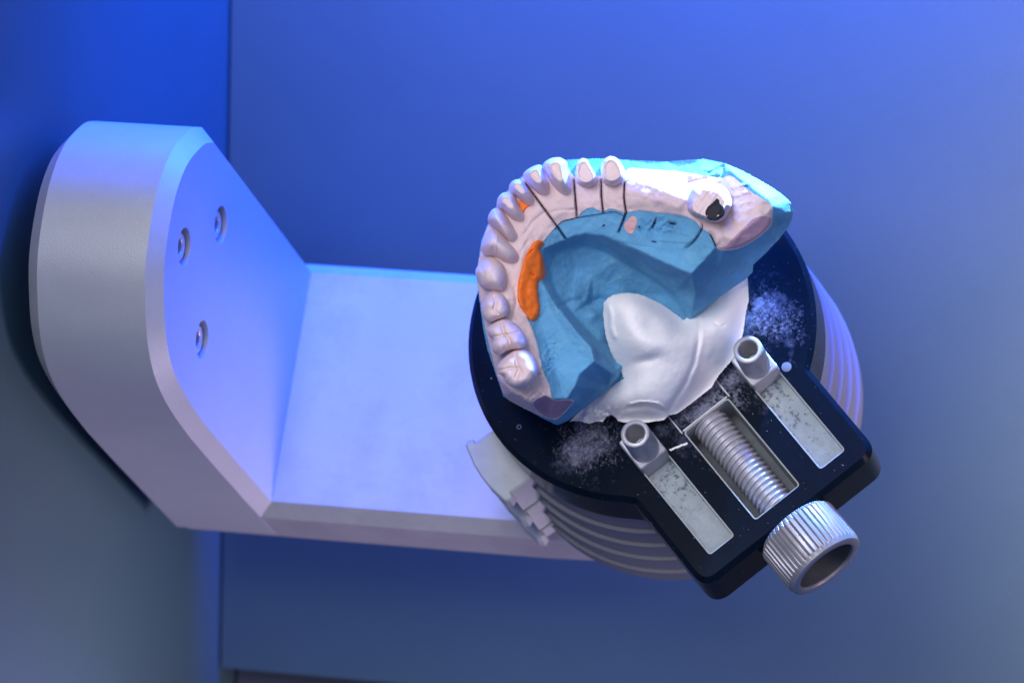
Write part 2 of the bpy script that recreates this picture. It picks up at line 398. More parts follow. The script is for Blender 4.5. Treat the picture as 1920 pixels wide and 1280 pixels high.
# lead screw
vs = []; fs = []; n_t, seg, Ls, pitch = 420, 56, 26.2, 1.26
for i in range(n_t + 1):
    s = i / n_t * Ls
    for k in range(seg):
        t = 2 * math.pi * k / seg
        ph = (s / pitch - t / (2 * math.pi)) % 1
        h = 1 - abs(2 * ph - 1); h = min(1, max(0, (h - .18) / .55)); h = h * h * (3 - 2 * h)
        rr = 3.25 + .62 * h
        if s < 1.2: rr = min(rr, 2.7 + .9 * s)
        vs.append((23.2 + s, EO - .2 + rr * math.cos(t), -4.0 + Z0 + rr * math.sin(t)))
for i in range(n_t):
    for k in range(seg):
        k2 = (k + 1) % seg; fs.append((i * seg + k, i * seg + k2, (i + 1) * seg + k2, (i + 1) * seg + k))
mobj('lead_screw', vs, fs, MT['steel'], tray, world=False)
v, f = lathe([(.001, 22.2), (2.9, 22.2), (2.9, 25)], 32); v = np.array([(p[2] - .4, p[0] + EO - .2, p[1] - 4 + Z0) for p in v]); mobj('screw_tip', v, f, MT['steel'], tray, world=False, angle=40)
# knob
NK = 46
def kmod(i, t):
    ph = (t * NK / (2 * math.pi)) % 1
    return (-.42 * (1 - min(1, abs(2 * ph - 1) * 2.2)) if 3 <= i <= 6 else 0)
kp = [(.001, 53.2), (5.5, 53.2), (8.0, 53.6), (8.85, 54.6), (8.9, 55.0), (8.9, 58.5), (8.9, 63.2), (8.75, 63.5), (8.45, 64.4), (8.2, 64.6), (7.2, 64.75), (6.75, 64.6), (6.55, 64.2), (6.5, 57.5), (.001, 57.2)]
v, f = lathe(kp, NK * 12, rmod=kmod)
v = np.array([(p[2], p[1] + EO - .3, p[0] - 4.6 + Z0) for p in v]); mobj('knob', v, f, MT['knob'], tray, world=False, angle=32)
v, f = lathe([(6.44, 64.1), (6.42, 57.6), (.001, 57.4)], 64); v = np.array([(p[2], p[1] + EO - .3, p[0] - 4.6 + Z0) for p in v]); mobj('bore_shade_liner', v, f, MT['deep'], tray, world=False, angle=32)  # dark liner puts the shade of the bore into its colour
v, f = lathe([(3.4, 51), (3.4, 54)], 32); v = np.array([(p[2], p[1] + EO - .3, p[0] - 4.6 + Z0) for p in v]); mobj('knob_shaft', v, f, MT['steel'], tray, world=False)
v, f = lathe([(1.05, -.5), (1.05, .01), (.98, .03), (.001, .03)], 32); mobj('rivet', v + np.array([26.6, 18.6, Z0]), f, MT['ring'], tray, world=False, angle=40)
v, f = lathe([(.5, -.2), (.5, .03), (.36, .03), (.3, -.1), (.001, -.1)], 24); q = at(973, 800, 0); mobj('pin_mark', v + np.array([(q[0] - q[1]) * .7071, (q[0] + q[1]) * .7071, Z0]), f, MT['ring'], tray, world=False)
for e_ in (-6.75, 5.65):
    slab('jaw_seam', [rect(12, 23.9, e_ - .12, e_ + .12, .05)], -.3, .05, .02, MT['steel'], tray, xf=tl)
slab('jaw_edge', [rect(23.45, 23.75, -6.3, 5.2, .05)], -.6, .06, .02, MT['steel'], tray, xf=tl)
rng = np.random.default_rng(4)
sm = [(25.0 + .06 * math.sin(i * 1.7), -10.9 + i * .37) for i in range(11)]
lp = [(x + .12 * i + .22 + .12 * rng.random(), y) for i, (x, y) in enumerate(sm)] + [(x + .12 * i - .12 * rng.random(), y) for i, (x, y) in list(enumerate(sm))[::-1]]
slab('plaster_smear', [lp], -.05, .12, .03, MT['white'], tray, xf=tl)

# ------------------------------------------------------------------ relief sculpting on the line of sight grid (true heights above the tray)
U0, V0, NU, NV = 860, 270, 660, 560
def tri_field(P, lines=(), blur=1.5):
    pts = [Vector((p[0], p[1])) for p in P]
    key = {(p[0], p[1]): i for i, p in enumerate(P)}; ed = []
    for ln in lines:
        for a, b in zip(ln[:-1], ln[1:]):
            if a in key and b in key: ed.append((key[a], key[b]))
            else: print('missing', a, b)
    r = delaunay_2d_cdt(pts, ed, [], 0, 1e-5)
    ov, _, tris, orig = r[0], r[1], r[2], r[3]
    z = [P[o[0]][2] for o in orig]
    g = np.full((NV, NU), np.nan)
    uu, vv = np.meshgrid(np.arange(NU) + U0, np.arange(NV) + V0)
    for t in tris:
        (x0, y0), (x1, y1), (x2, y2) = [ov[i] for i in t]; za, zb, zc = [z[i] for i in t]
        dn = (y1 - y2) * (x0 - x2) + (x2 - x1) * (y0 - y2)
        if abs(dn) < 1e-6: continue
        a0 = max(0, int(min(x0, x1, x2)) - U0); a1 = min(NU, int(max(x0, x1, x2)) - U0 + 2)
        b0 = max(0, int(min(y0, y1, y2)) - V0); b1 = min(NV, int(max(y0, y1, y2)) - V0 + 2)
        U = uu[b0:b1, a0:a1]; V = vv[b0:b1, a0:a1]
        l0 = ((y1 - y2) * (U - x2) + (x2 - x1) * (V - y2)) / dn; l1 = ((y2 - y0) * (U - x2) + (x0 - x2) * (V - y2)) / dn; l2 = 1 - l0 - l1
        m = (l0 >= -1e-6) & (l1 >= -1e-6) & (l2 >= -1e-6)
        sub = g[b0:b1, a0:a1]; sub[m] = (l0 * za + l1 * zb + l2 * zc)[m]
    # grow outwards so that edges blur safely
    for _ in range(14):
        nanm = np.isnan(g)
        if not nanm.any(): break
        acc = np.zeros_like(g); cnt = np.zeros_like(g)
        for dy, dx in ((0, 1), (0, -1), (1, 0), (-1, 0), (1, 1), (-1, -1), (1, -1), (-1, 1)):
            sh = np.roll(np.roll(g, dy, 0), dx, 1); ok = ~np.isnan(sh); acc[ok] += sh[ok]; cnt[ok] += 1
        f = nanm & (cnt > 0); g[f] = acc[f] / cnt[f]
    g[np.isnan(g)] = 10
    return gauss(g, blur)
def gauss(g, s):
    if s <= 0: return g
    r = int(3 * s) + 1; k = np.exp(-np.arange(-r, r + 1) ** 2 / (2 * s * s)); k /= k.sum()
    g = np.pad(g, r, mode='edge')
    g = np.apply_along_axis(lambda m: np.convolve(m, k, 'valid'), 0, g)
    return np.apply_along_axis(lambda m: np.convolve(m, k, 'valid'), 1, g)
def vnoise(cell, seed, oct=3):
    rg = np.random.default_rng(seed); out = np.zeros((NV, NU)); amp = 1
    for o in range(oct):
        c = max(2, cell / 2 ** o); h, wd = int(NV / c) + 3, int(NU / c) + 3
        q = rg.standard_normal((h, wd))
        y = np.arange(NV) / c; x = np.arange(NU) / c; iy = y.astype(int); ix = x.astype(int)
        fy = y - iy; fx = x - ix; fy = (fy * fy * (3 - 2 * fy))[:, None]; fx = (fx * fx * (3 - 2 * fx))[None]
        out += amp * ((q[iy][:, ix] * (1 - fx) + q[iy][:, ix + 1] * fx) * (1 - fy) + (q[iy + 1][:, ix] * (1 - fx) + q[iy + 1][:, ix + 1] * fx) * fy)
        amp *= .55
    return out
UU, VV = np.meshgrid(np.arange(NU) + U0, np.arange(NV) + V0)
def bumpg(g, u, v, r, h, rv=None, ang=0):
    du = UU - u; dv = VV - v; c, s = math.cos(ang), math.sin(ang)
    a = (du * c + dv * s) / r; b = (-du * s + dv * c) / (rv or r)
    g += h * np.exp(-(a * a + b * b))
def dist_line(P):
    dmin = np.full((NV, NU), 1e9)
    for (x0, y0), (x1, y1) in zip(P[:-1], P[1:]):
        dx, dy = x1 - x0, y1 - y0; l = dx * dx + dy * dy + 1e-9
        t = np.clip(((UU - x0) * dx + (VV - y0) * dy) / l, 0, 1)
        dmin = np.minimum(dmin, np.hypot(UU - x0 - t * dx, VV - y0 - t * dy))
    return dmin
def groove(g, P, wd, h): g -= h * np.exp(-(dist_line(P) / wd) ** 2)
def inside_grid(poly):
    m = np.zeros((NV, NU), bool); n = len(poly)
    for i in range(n):
        x0, y0 = poly[i]; x1, y1 = poly[(i + 1) % n]
        if y0 == y1: continue
        c = ((y0 > VV) != (y1 > VV)) & (UU < (x1 - x0) * (VV - y0) / (y1 - y0) + x0); m ^= c
    return m
def samp(g, u, v):
    x = np.clip(np.asarray(u) - U0, 0, NU - 1.001); y = np.clip(np.asarray(v) - V0, 0, NV - 1.001)
    ix = x.astype(int); iy = y.astype(int); fx = x - ix; fy = y - iy
    return (g[iy, ix] * (1 - fx) + g[iy, ix + 1] * fx) * (1 - fy) + (g[iy + 1, ix] * (1 - fx) + g[iy + 1, ix + 1] * fx) * fy
def resample(P, step, smooth=True, closed=True):
    if smooth: P = catmull(P, 8, closed)
    P = [np.array(p, float) for p in P]
    if closed: P = P + [P[0]]
    L = [0]
    for a, b in zip(P[:-1], P[1:]): L.append(L[-1] + np.linalg.norm(b - a))
    n = max(6, int(L[-1] / step)); tq = np.linspace(0, L[-1], n + 1)
    if closed: tq = tq[:-1]
    A = np.array(P); return np.c_[np.interp(tq, L, A[:, 0]), np.interp(tq, L, A[:, 1])]
def relief(name, poly, g, step, m, parent, zlow, off=0., smooth_outline=True, dome=0., jitter=0., seed=0, thin=None):
    """top surface z=g inside the outline, closed by a side wall down to zlow (or thin mm deep)"""
    B = resample(poly, step, smooth_outline)
    if jitter:
        rg = np.random.default_rng(seed); B = B + rg.normal(0, jitter, B.shape)
    nb = len(B)
    poly_t = [tuple(p) for p in B]
    ins = inside_grid(poly_t); db = dist_line(poly_t + [poly_t[0]])
    st = max(1, int(round(step)))
    cand = ins & (db > .6 * step)
    off_ = np.zeros_like(cand); off_[::st, ::st] = True
    iy, ix = np.nonzero(cand & off_)
    pu = np.r_[B[:, 0], ix + U0]; pv = np.r_[B[:, 1], iy + V0]
    r = delaunay_2d_cdt([Vector((a, b)) for a, b in zip(pu, pv)], [], [list(range(nb))], 1, 1e-4)
    ov = np.array([tuple(p) for p in r[0]]); tris = r[2]
    z = samp(g, ov[:, 0], ov[:, 1]) + off
    if dome:
        d = samp(db, ov[:, 0], ov[:, 1]); d = np.minimum(d / (dome * 9), 1); z = z + dome * (np.sqrt(1 - (1 - d) ** 2) - .4)
    V = at_arr(ov[:, 0], ov[:, 1], z)
    # boundary ring in output indices
    idx = {}
    for i, o in enumerate(r[3]):
        for k in o:
            if k < nb: idx[k] = i
    ring = [idx[k] for k in range(nb) if k in idx]
    cu_, cv_ = B.mean(0)
    low = []
    for i in ring:
        zl = z[i] - thin if thin else min(zlow, z[i] - .4)
        u, v_ = ov[i]
        nu, nv = proj((V[i][0], V[i][1], zl))          # plumb side wall
        yi, xi = int(np.clip(nv - V0, 0, NV - 1)), int(np.clip(nu - U0, 0, NU - 1))
        if not thin and not ins[yi, xi]:               # undercut where the photo shows no side
            dx, dy = cu_ - u, cv_ - v_; l = math.hypot(dx, dy) + 1e-6; k = 3.
            low.append(at(u + dx / l * k, v_ + dy / l * k, zl))
        else: low.append(np.array([V[i][0], V[i][1], zl]))
    n0 = len(V); V = np.r_[V, np.array(low)]
    F_ = [tuple(t) for t in tris]; nr = len(ring)
    for k in range(nr):
        F_.append((ring[k], ring[(k + 1) % nr], n0 + (k + 1) % nr, n0 + k))
    if not thin: F_.append(tuple(range(n0, n0 + nr)))
    return mobj(name, V, F_, m, parent, angle=50)

# --- height map of the cast
cast = empty('dental_cast', (0, 0, 0), 'pink and blue dental cast mounted with white plaster on the black tray', 'dental model')
base_out = [(1045, 797, 9.3), (1020, 785, 10), (996, 772, 12), (968, 757, 16), (944, 743, 20), (930, 703, 25), (914, 655, 28), (905, 612, 30), (899, 565, 32), (893, 515, 33.5), (902, 452, 34.5), (918, 411, 35), (938, 373, 35), (962, 345, 35), (988, 322, 35), (1025, 305, 34.5), (1070, 299, 32.5), (1120, 297, 31), (1180, 300, 30), (1250, 303, 30), (1319, 298, 31), (1358, 306, 32.5), (1390, 319, 32.5), (1423, 337, 32), (1452, 354, 31), (1468, 366, 30), (1482, 379, 28.5), (1488, 394, 27), (1484, 412, 24), (1477, 428, 21), (1460, 449, 18), (1436, 474, 15), (1412, 497, 12.5), (1411, 510, 11.5), (1398, 524, 11), (1370, 542, 10.5), (1342, 563, 10), (1310, 588, 10), (1292, 603, 10), (1270, 625, 8), (1240, 680, 8), (1190, 712, 8), (1150, 718, 9.5), (1141, 729, 9.6), (1100, 762, 9.4), (1064, 789, 9.3)]
inner = [
 (1447, 410, 34.5), (1440, 427, 34), (1415, 448, 34.5), (1385, 464, 35), (1360, 468, 35), (1345, 466, 35), (1320, 488, 34.6), (1296, 514, 34.2),
 (1448, 404, 34.8), (1486, 400, 26.5),
 (1305, 552, 23.5), (1340, 520, 22.5), (1380, 490, 22), (1420, 465, 21.5), (1460, 425, 23), (1375, 518, 15), (1335, 545, 15.5), (1405, 490, 16),
 (1372, 320, 38.3), (1390, 335, 38.5), (1405, 346, 38.6), (1425, 362, 38.4), (1440, 372, 38), (1449, 385, 36.6),
 (1375, 450, 37.6), (1400, 427, 38), (1425, 408, 37.5), (1440, 400, 36.5), (1385, 400, 38.1), (1400, 380, 37.8), (1380, 360, 37.6), (1350, 440, 38), (1420, 385, 37.9),
 (1175, 316, 32.8), (1200, 318, 33), (1240, 322, 33.2), (1275, 327, 33.6), (1178, 333, 38), (1210, 343, 38.6), (1240, 353, 39), (1270, 366, 39), (1290, 374, 38.8),
 (1180, 308, 30.3), (1230, 312, 30.4), (1270, 314, 30.6), (1300, 308, 31), (1310, 322, 35.0), (1330, 330, 35.6), (1342, 315, 33.5), (1352, 325, 35.6),
 (1180, 360, 38.6), (1230, 375, 38.9), (1270, 388, 38.6), (1174, 385, 37.), (1174, 392, 36.2), (1231, 399, 36.4), (1276, 405, 36.4), (1312, 418, 36.2), (1333, 440, 36.6), (1342, 463, 36.4),
 (1062, 449, 33.2), (1080, 441, 33.3), (1100, 438, 33.2), (1132, 442, 33.2), (1161, 454, 33.4), (1197, 469, 33.6), (1240, 490, 34),
 (1053, 417, 34.6), (1082, 409, 34.9), (1130, 402, 35.2), (1160, 404, 35.2), (1200, 430, 34.8), (1250, 440, 34.4), (1290, 450, 35),
 (1019, 467, 33.2), (1013, 500, 32.8), (1016, 529, 32.2), (1032, 558, 31.7), (1059, 592, 31.2), (1087, 626, 30.7), (1109, 651, 30.2), (1115, 676, 29.6),
 (1029, 577, 30.2), (1053, 617, 29.7), (1075, 648, 29.2), (1096, 674, 28.8), (1086, 702, 28.3), (1077, 725, 28), (1053, 725, 27.6), (1012, 600, 30.6), (1025, 640, 29.6), (1040, 690, 28.4), (1003, 615, 31.4),
 (1019, 690, 31), (1009, 647, 31.5), (997, 611, 32.4), (983, 590, 33.6), (978, 540, 35.2), (990, 490, 35.4), (1005, 455, 35.6), (1020, 430, 36), (1040, 405, 36.4), (1075, 388, 36.6), (1105, 378, 36.8), (1150, 375, 37),
 (1111, 680, 29), (1073, 752, 23), (1064, 747, 27.2), (1048, 782, 15.5), (1030, 785, 15), (1037, 747, 28.5), (1023, 742, 30), (996, 756, 29.5), (1000, 768, 18),
 (1148, 699, 21),
 (960, 735, 31.5), (945, 720, 31), (975, 690, 36), (950, 630, 36.5), (928, 573, 37), (922, 512, 37.5), (940, 460, 38), (948, 420, 38), (958, 385, 38), (980, 360, 38), (1008, 335, 38), (1045, 330, 38), (1100, 328, 37.5), (1150, 325, 37.5),
 (960, 560, 36.5), (975, 500, 36.8), (985, 450, 37), (995, 415, 37), (1020, 385, 37.3), (1055, 375, 37.3),
 # tongue hollow
 (1046, 470, 27), (1070, 462, 25), (1100, 462, 24), (1130, 470, 23), (1160, 487, 21.5), (1195, 507, 19), (1230, 528, 16.5), (1258, 552, 14), (1280, 585, 11), (1290, 598, 10.5), (1283, 560, 16), (1290, 540, 22.5),
 (1030, 500, 27), (1035, 530, 26), (1050, 560, 24.5), (1072, 588, 22), (1098, 615, 20), (1122, 642, 18), (1140, 668, 16), (1155, 695, 14), (1163, 705, 9),
 (1080, 500, 21), (1110, 520, 18.5), (1150, 530, 16), (1100, 560, 18.5), (1070, 540, 21), (1120, 585, 16), (1110, 567, 15.5), (1140, 560, 13.5), (1200, 560, 11), (1150, 620, 10), (1200, 660, 7.5), (1135, 600, 13.5), (1150, 650, 10), (1240, 600, 9.5)]
crease = [[(1062, 449), (1080, 441), (1100, 438), (1132, 442), (1161, 454), (1197, 469), (1240, 490), (1296, 514), (1305, 552), (1292, 603)],
 [(1062, 449), (1019, 467), (1013, 500), (1016, 529), (1032, 558), (1059, 592), (1087, 626), (1109, 651), (1115, 676), (1111, 680), (1086, 702), (1077, 725), (1064, 747)],
 [(1016, 529), (1029, 577), (1053, 617), (1075, 648), (1096, 674), (1111, 680)], [(1296, 514), (1320, 488), (1345, 466), (1360, 468), (1385, 464), (1415, 448), (1440, 427), (1447, 410), (1448, 404), (1486, 400)],
 [(1115, 676), (1148, 699), (1163, 705)], [(1030, 500), (1035, 530), (1050, 560), (1072, 588), (1098, 615), (1122, 642), (1140, 668), (1155, 695)],
 [(1046, 470), (1070, 462), (1100, 462), (1130, 470), (1160, 487), (1195, 507), (1230, 528), (1258, 552), (1280, 585)],
 [(1178, 333), (1210, 343), (1240, 353), (1270, 366), (1290, 374)], [(1175, 316), (1200, 318), (1240, 322), (1275, 327), (1310, 322)],
 [(1372, 320), (1390, 335), (1405, 346), (1425, 362), (1440, 372), (1449, 385), (1448, 404)]]
G = tri_field(base_out + inner, crease, blur=1.8)
rough_blue = vnoise(7, 1, 3) * .05 + vnoise(30, 2, 2) * .10
G += rough_blue
groove(G, [(1050, 575), (1070, 566), (1090, 562), (1098, 572), (1108, 566), (1125, 560), (1140, 566)], 6, .8)
bumpg(G, 1078, 552, 16, 1.0); bumpg(G, 1112, 590, 15, 1.2, 11); bumpg(G, 1050, 548, 10, .6)
# crumbly textured zones of the shelf
tex = vnoise(4, 9, 2)
zone = np.exp(-(((UU - 1024) * .8 + (VV - 680) * .35) / 14) ** 2 - ((VV - 680) / 44.) ** 2); G += zone * tex * .22
zone = np.exp(-((UU - 1235) / 42.) ** 2 - ((VV - 428) / 18.) ** 2); G += zone * (vnoise(9, 12, 3) * .35 - .5)
zone = np.exp(-((UU - 985) / 40.) ** 2 - ((VV - 745) / 14.) ** 2); G += zone * vnoise(5, 21, 2) * .28
for P in ([(1224, 428), (1230, 412)], [(1253, 417), (1266, 420)]): groove(G, P, 1.8, .9)
groove(G, [(1222, 425), (1220, 450), (1232, 453), (1290, 458)], 2.0, .35)
groove(G, [(1316, 418), (1316, 428), (1303, 450), (1286, 464)], 2.0, .7)
groove(G, [(1343, 463), (1336, 445), (1331, 436)], 2.2, 1.0)
groove(G, [(1160, 455), (1250, 470), (1290, 470)], 3, .25)
# wrinkled mucosa on the labial slope
for P, w_, h_ in (([(1180, 330), (1205, 338), (1235, 345), (1262, 360), (1290, 368)], 2.2, .5), ([(1292, 340), (1320, 335), (1346, 330)], 3, .8), ([(1340, 350), (1352, 340), (1356, 318)], 3, 1.2), ([(1375, 355), (1402, 349)], 2.2, .8), ([(1376, 372), (1410, 365)], 2.4, .8), ([(1390, 388), (1410, 382)], 1.8, .5), ([(1330, 325), (1356, 312)], 3, .8)):
    groove(G, P, w_, h_)
for (u, v, r, h) in ((1392, 347, 5, .9), (1395, 361, 5, .7), (1300, 330, 9, .7), (1325, 318, 8, .8), (1260, 330, 12, .5), (1345, 340, 5, .9)): bumpg(G, u, v, r, h, r * .5)
# lingual folds of the gum
for P, w_, h_ in (([(1034, 398), (1050, 394), (1080, 393)], 2.2, .35), ([(983, 440), (1000, 415), (1022, 398)], 3, .4), ([(965, 500), (978, 470), (990, 452)], 3, .35), ([(960, 600), (968, 570), (965, 540)], 3, .4), ([(1336, 400), (1350, 420), (1352, 440)], 4, .35), ([(1370, 400), (1372, 420)], 5, .4)):
    groove(G, P, w_, h_)
cuts = [[(985, 343), (1000, 364), (1020, 391), (1045, 425), (1061, 448)], [(1076, 337), (1078, 362), (1082, 407)], [(1127, 338), (1128, 370), (1131, 399)], [(1171, 343), (1170, 370), (1173, 392), (1174, 398), (1168, 415), (1160, 435)]]
for P in cuts: groove(G, P, 1.6, 1.3)
Gb = G.copy()
b_ = relief('blue_base', [p[:2] for p in base_out], Gb, 2, MT['blue'], cast, 8.0, smooth_outline=False, jitter=.25, seed=3)

pink_out = [(946, 741), (970, 757), (996, 770), (1030, 783), (1048, 780), (1073, 752), (1064, 748), (1037, 747), (1029, 720), (1017, 692), (1008, 648), (996, 612), (988, 592), (993, 560), (997, 520), (1003, 480), (1019, 452), (1034, 434), (1053, 415), (1082, 407), (1092, 396), (1110, 389), (1128, 396), (1146, 391), (1172, 398), (1200, 394), (1231, 398), (1276, 403), (1300, 412), (1316, 428), (1331, 438), (1344, 464), (1360, 467), (1385, 463), (1415, 447), (1440, 426), (1447, 410), (1446, 384), (1430, 373), (1402, 355), (1372, 330), (1350, 334), (1325, 330), (1300, 326), (1265, 321), (1220, 318), (1184, 315), (1170, 322), (1150, 326), (1122, 330), (1100, 328), (1080, 333), (1072, 325), (1060, 308), (1045, 306), (1020, 312), (990, 325), (965, 347), (942, 373), (921, 412), (905, 452), (895, 515), (901, 565), (909, 612), (919, 655), (932, 703)]
Gp = G + vnoise(12, 5, 2) * .03
relief('gum_ridge', pink_out, gauss(Gp, .8), 2, MT['pink'], cast, 28, off=.28, jitter=.3, seed=5, thin=.8)
relief('trimmed_heel', [(1346, 464), (1360, 462), (1375, 446), (1392, 430), (1410, 412), (1425, 406), (1440, 407), (1446, 411), (1439, 426), (1415, 446), (1385, 462), (1360, 466)], gauss(Gp, .8), 2, MT['mauve'], cast, 28, off=.34, thin=.3)['label'] = 'mauve flat-cut heel face on the right end of the ridge'
relief('trimmed_heel', [(1000, 757), (1012, 745), (1024, 742), (1036, 749), (1050, 752), (1072, 750), (1062, 768), (1047, 780), (1030, 783), (1012, 772)], gauss(Gp, .8), 2, MT['mauve'], cast, 28, off=.36, thin=.3)['label'] = 'mauve flat-cut heel face on the left end of the ridge'
relief('trimmed_heel', [(1177, 412), (1186, 405), (1194, 410), (1192, 425), (1187, 436), (1180, 438), (1172, 430), (1171, 420)], G, 2, MT['salmon'], cast, 28, off=.2, thin=.3)['label'] = 'small salmon patch showing in the blue shelf'

def strip(name, P, wd, m, off=.12, zfield=G, taper=True):
    Q = resample(P, 1.5, True, False); n = len(Q); V = []; F_ = []
    T = np.gradient(Q, axis=0); T /= np.linalg.norm(T, axis=1)[:, None]
    rg = np.random.default_rng(int(P[0][0]))
    for i, (q, t) in enumerate(zip(Q, T)):
        k = wd * (.35 + .65 * math.sin(math.pi * min(1, (i + 1) / n * .9 + .1)) ** .4 if taper else 1) * (1 + .15 * rg.standard_normal())
        for s, dz in ((-1, 0), (-.3, .03), (.3, .03), (1, 0)):
            u, v = q[0] - t[1] * k * s, q[1] + t[0] * k * s
            V.append(at(u, v, float(samp(zfield, u, v)) + off + dz))
    for i in range(n - 1):
        for j in range(3): F_.append((i * 4 + j, i * 4 + j + 1, i * 4 + 5 + j, i * 4 + 4 + j))
    return mobj(name, V, F_, m, cast)
Gl = gauss(G, 2.2)
for P in cuts: strip('saw_cut', P, 1.15, MT['blueline'], off=.55, zfield=Gl)  # dark ribbons over the grooves paint the shade inside the cuts
strip('saw_cut', [(1040, 431), (1053, 416), (1082, 408), (1131, 400), (1147, 397), (1160, 400), (1170, 406)], .6, MT['blueline'], off=.42, zfield=Gl)
strip('saw_cut', [(1316, 420), (1316, 429), (1303, 450), (1288, 464)], .8, MT['blueline'], off=.45, zfield=Gl)
strip('saw_cut', [(1342, 461), (1335, 446), (1331, 438)], 1.2, MT['blueline'], off=.6, zfield=Gl)
for P in ([(1222, 426), (1229, 413)], [(1254, 418), (1266, 421)], [(1198, 424), (1199, 427)], [(1222, 452), (1231, 454)], [(1129, 424), (1134, 421)]):
    strip('pit', P, 1.1, MT['blueline'], off=.25, zfield=Gl)
wax = [(998, 458), (1007, 450), (1018, 454), (1010, 464), (1016, 481), (1020, 514), (1007, 527), (1008, 554), (1011, 577), (1005, 594), (996, 599), (985, 588), (974, 571), (970, 554), (972, 527), (980, 497), (988, 474)]
Gw = gauss(G, 1.5) + vnoise(16, 31, 2) * .12
groove(Gw, [(996, 512), (1002, 516)], 1.6, .8); groove(Gw, [(990, 478), (998, 470)], 2, .5)
relief('wax_patch', wax, Gw, 2, MT['wax'], cast, 28, off=.9, dome=.7, thin=1.2, jitter=.3, seed=8)
relief('wax_patch', [(973, 375), (983, 380), (994, 384), (986, 389), (982, 396), (979, 398), (975, 387)], G, 2, MT['wax'], cast, 28, off=.7, dome=.2, thin=1.)

# --- teeth
def tooth(out, tip, zb, zt, p=2.4, q=1.7, plateau=None, cusps=(), grooves=(), label=None, seed=0, rough=.035, zlow=None, tipz_dir=(0, 0), tilt=-.014, dep=.4):
    O = resample(out, 1.7, True); O = O; n = len(O); nr = 30; V = []; F_ = []
    rg = np.random.default_rng(seed); ph = rg.random(8) * 6.28
    tip = np.array(tip, float); c = O.mean(0)
    def hz(u, v, s):
        z = zb + (zt - zb) * max(0, 1 - s ** p) ** (1 / q)
        for (cu, cv, r, h) in cusps: z += .8 * h * math.exp(-((u - cu) ** 2 + (v - cv) ** 2) / (r * r)) * max(0, 1 - s ** 6)
        for (P, wd, h) in grooves:
            dm = 1e9
            for (x0, y0), (x1, y1) in zip(P[:-1], P[1:]):
                dx, dy = x1 - x0, y1 - y0; t = max(0, min(1, ((u - x0) * dx + (v - y0) * dy) / (dx * dx + dy * dy + 1e-9)))
                dm = min(dm, math.hypot(u - x0 - t * dx, v - y0 - t * dy))
            z -= (.62 * h if h > 0 else h) * math.exp(-(dm / wd) ** 2)
        z += tipz_dir[0] * (u - tip[0]) + tipz_dir[1] * (v - tip[1])
        if plateau is not None and z > plateau + tilt * (v - tip[1]):
            z = plateau + tilt * (v - tip[1]) - min(.5, (z - plateau) * dep)
        z += rough * (math.sin(u * .31 + ph[0]) * math.sin(v * .27 + ph[1]) + .6 * math.sin(u * .6 + v * .4 + ph[2]))
        return z
    V.append(at(tip[0], tip[1], hz(tip[0], tip[1], 0)))
    for i in range(1, nr + 1):
        s = math.sin(i / nr * math.pi / 2) ** 1.0
        for k in range(n):
            pt = tip + (O[k] - tip) * s
            V.append(at(pt[0], pt[1], hz(pt[0], pt[1], s)))
    zl = zb - 2.6 if zlow is None else zlow
    for k in range(n):
        pt = c + (O[k] - c) * .93
        V.append(at(pt[0], pt[1], zl))
    for k in range(n):
        k2 = (k + 1) % n; F_.append((0, 1 + k, 1 + k2))
        for i in range(nr):
            a = 1 + i * n; b = a + n; F_.append((a + k, b + k, b + k2, a + k2))
    o = mobj('tooth', V, F_, MT['tooth'], cast)
    if label: o['label'] = label
    return hz
tooth([(933, 685), (944, 671), (960, 659), (976, 654), (992, 660), (1004, 675), (1009, 694), (1003, 711), (985, 724), (964, 726), (949, 717), (944, 706), (935, 699)], (970, 690), 36.2, 41.0, 4.2, 2.0,
      cusps=[(953, 676, 9, 1.1), (981, 668, 9, 1.0), (995, 693, 11, 1.2), (977, 712, 10, .9), (953, 704, 8, 1.1), (943, 690, 7, .7)], grooves=[([(966, 664), (968, 680), (974, 692), (968, 706)], 3.5, 1.3), ([(935, 694), (955, 690), (972, 690)], 2.6, 1.0), ([(974, 692), (982, 705)], 2.5, .6)], seed=1, label='large back molar with five rounded cusps')
tooth([(913, 616), (923, 606), (940, 597), (958, 601), (973, 613), (985, 631), (987, 646), (977, 654), (961, 655), (948, 659), (937, 665), (925, 660), (921, 648), (924, 637), (916, 628)], (948, 632), 36.4, 41.8, 3.4, 2.0,
      cusps=[(927, 616, 9, 1.1), (952, 608, 8, .9), (936, 646, 10, 1.2), (968, 637, 9, 1.2)], grooves=[([(940, 603), (944, 622), (954, 636), (958, 650)], 3, 1.3), ([(918, 632), (936, 630), (948, 628)], 2.6, 1.1), ([(950, 628), (972, 622)], 2.4, .9)], seed=2, label='second molar with four cusps')
tooth([(902, 578), (907, 560), (919, 548), (934, 547), (948, 558), (955, 577), (950, 592), (932, 600), (916, 604), (906, 594)], (928, 574), 36.8, 42.4, 3.0, 1.9,
      cusps=[(917, 570, 8, 1.1), (940, 566, 7, .7), (932, 590, 7, .5)], grooves=[([(926, 556), (930, 568), (926, 580), (933, 588)], 2.6, 1.1)], seed=3, label='small premolar with a grooved top')
tooth([(891, 510), (898, 495), (912, 482), (928, 483), (943, 495), (950, 513), (949, 536), (940, 546), (919, 543), (904, 539), (896, 527)], (918, 508), 37, 43.6, 2.3, 1.5, cusps=[(928, 528, 9, .5)], grooves=[([(902, 500), (908, 515), (906, 530)], 3, .4)], seed=4)
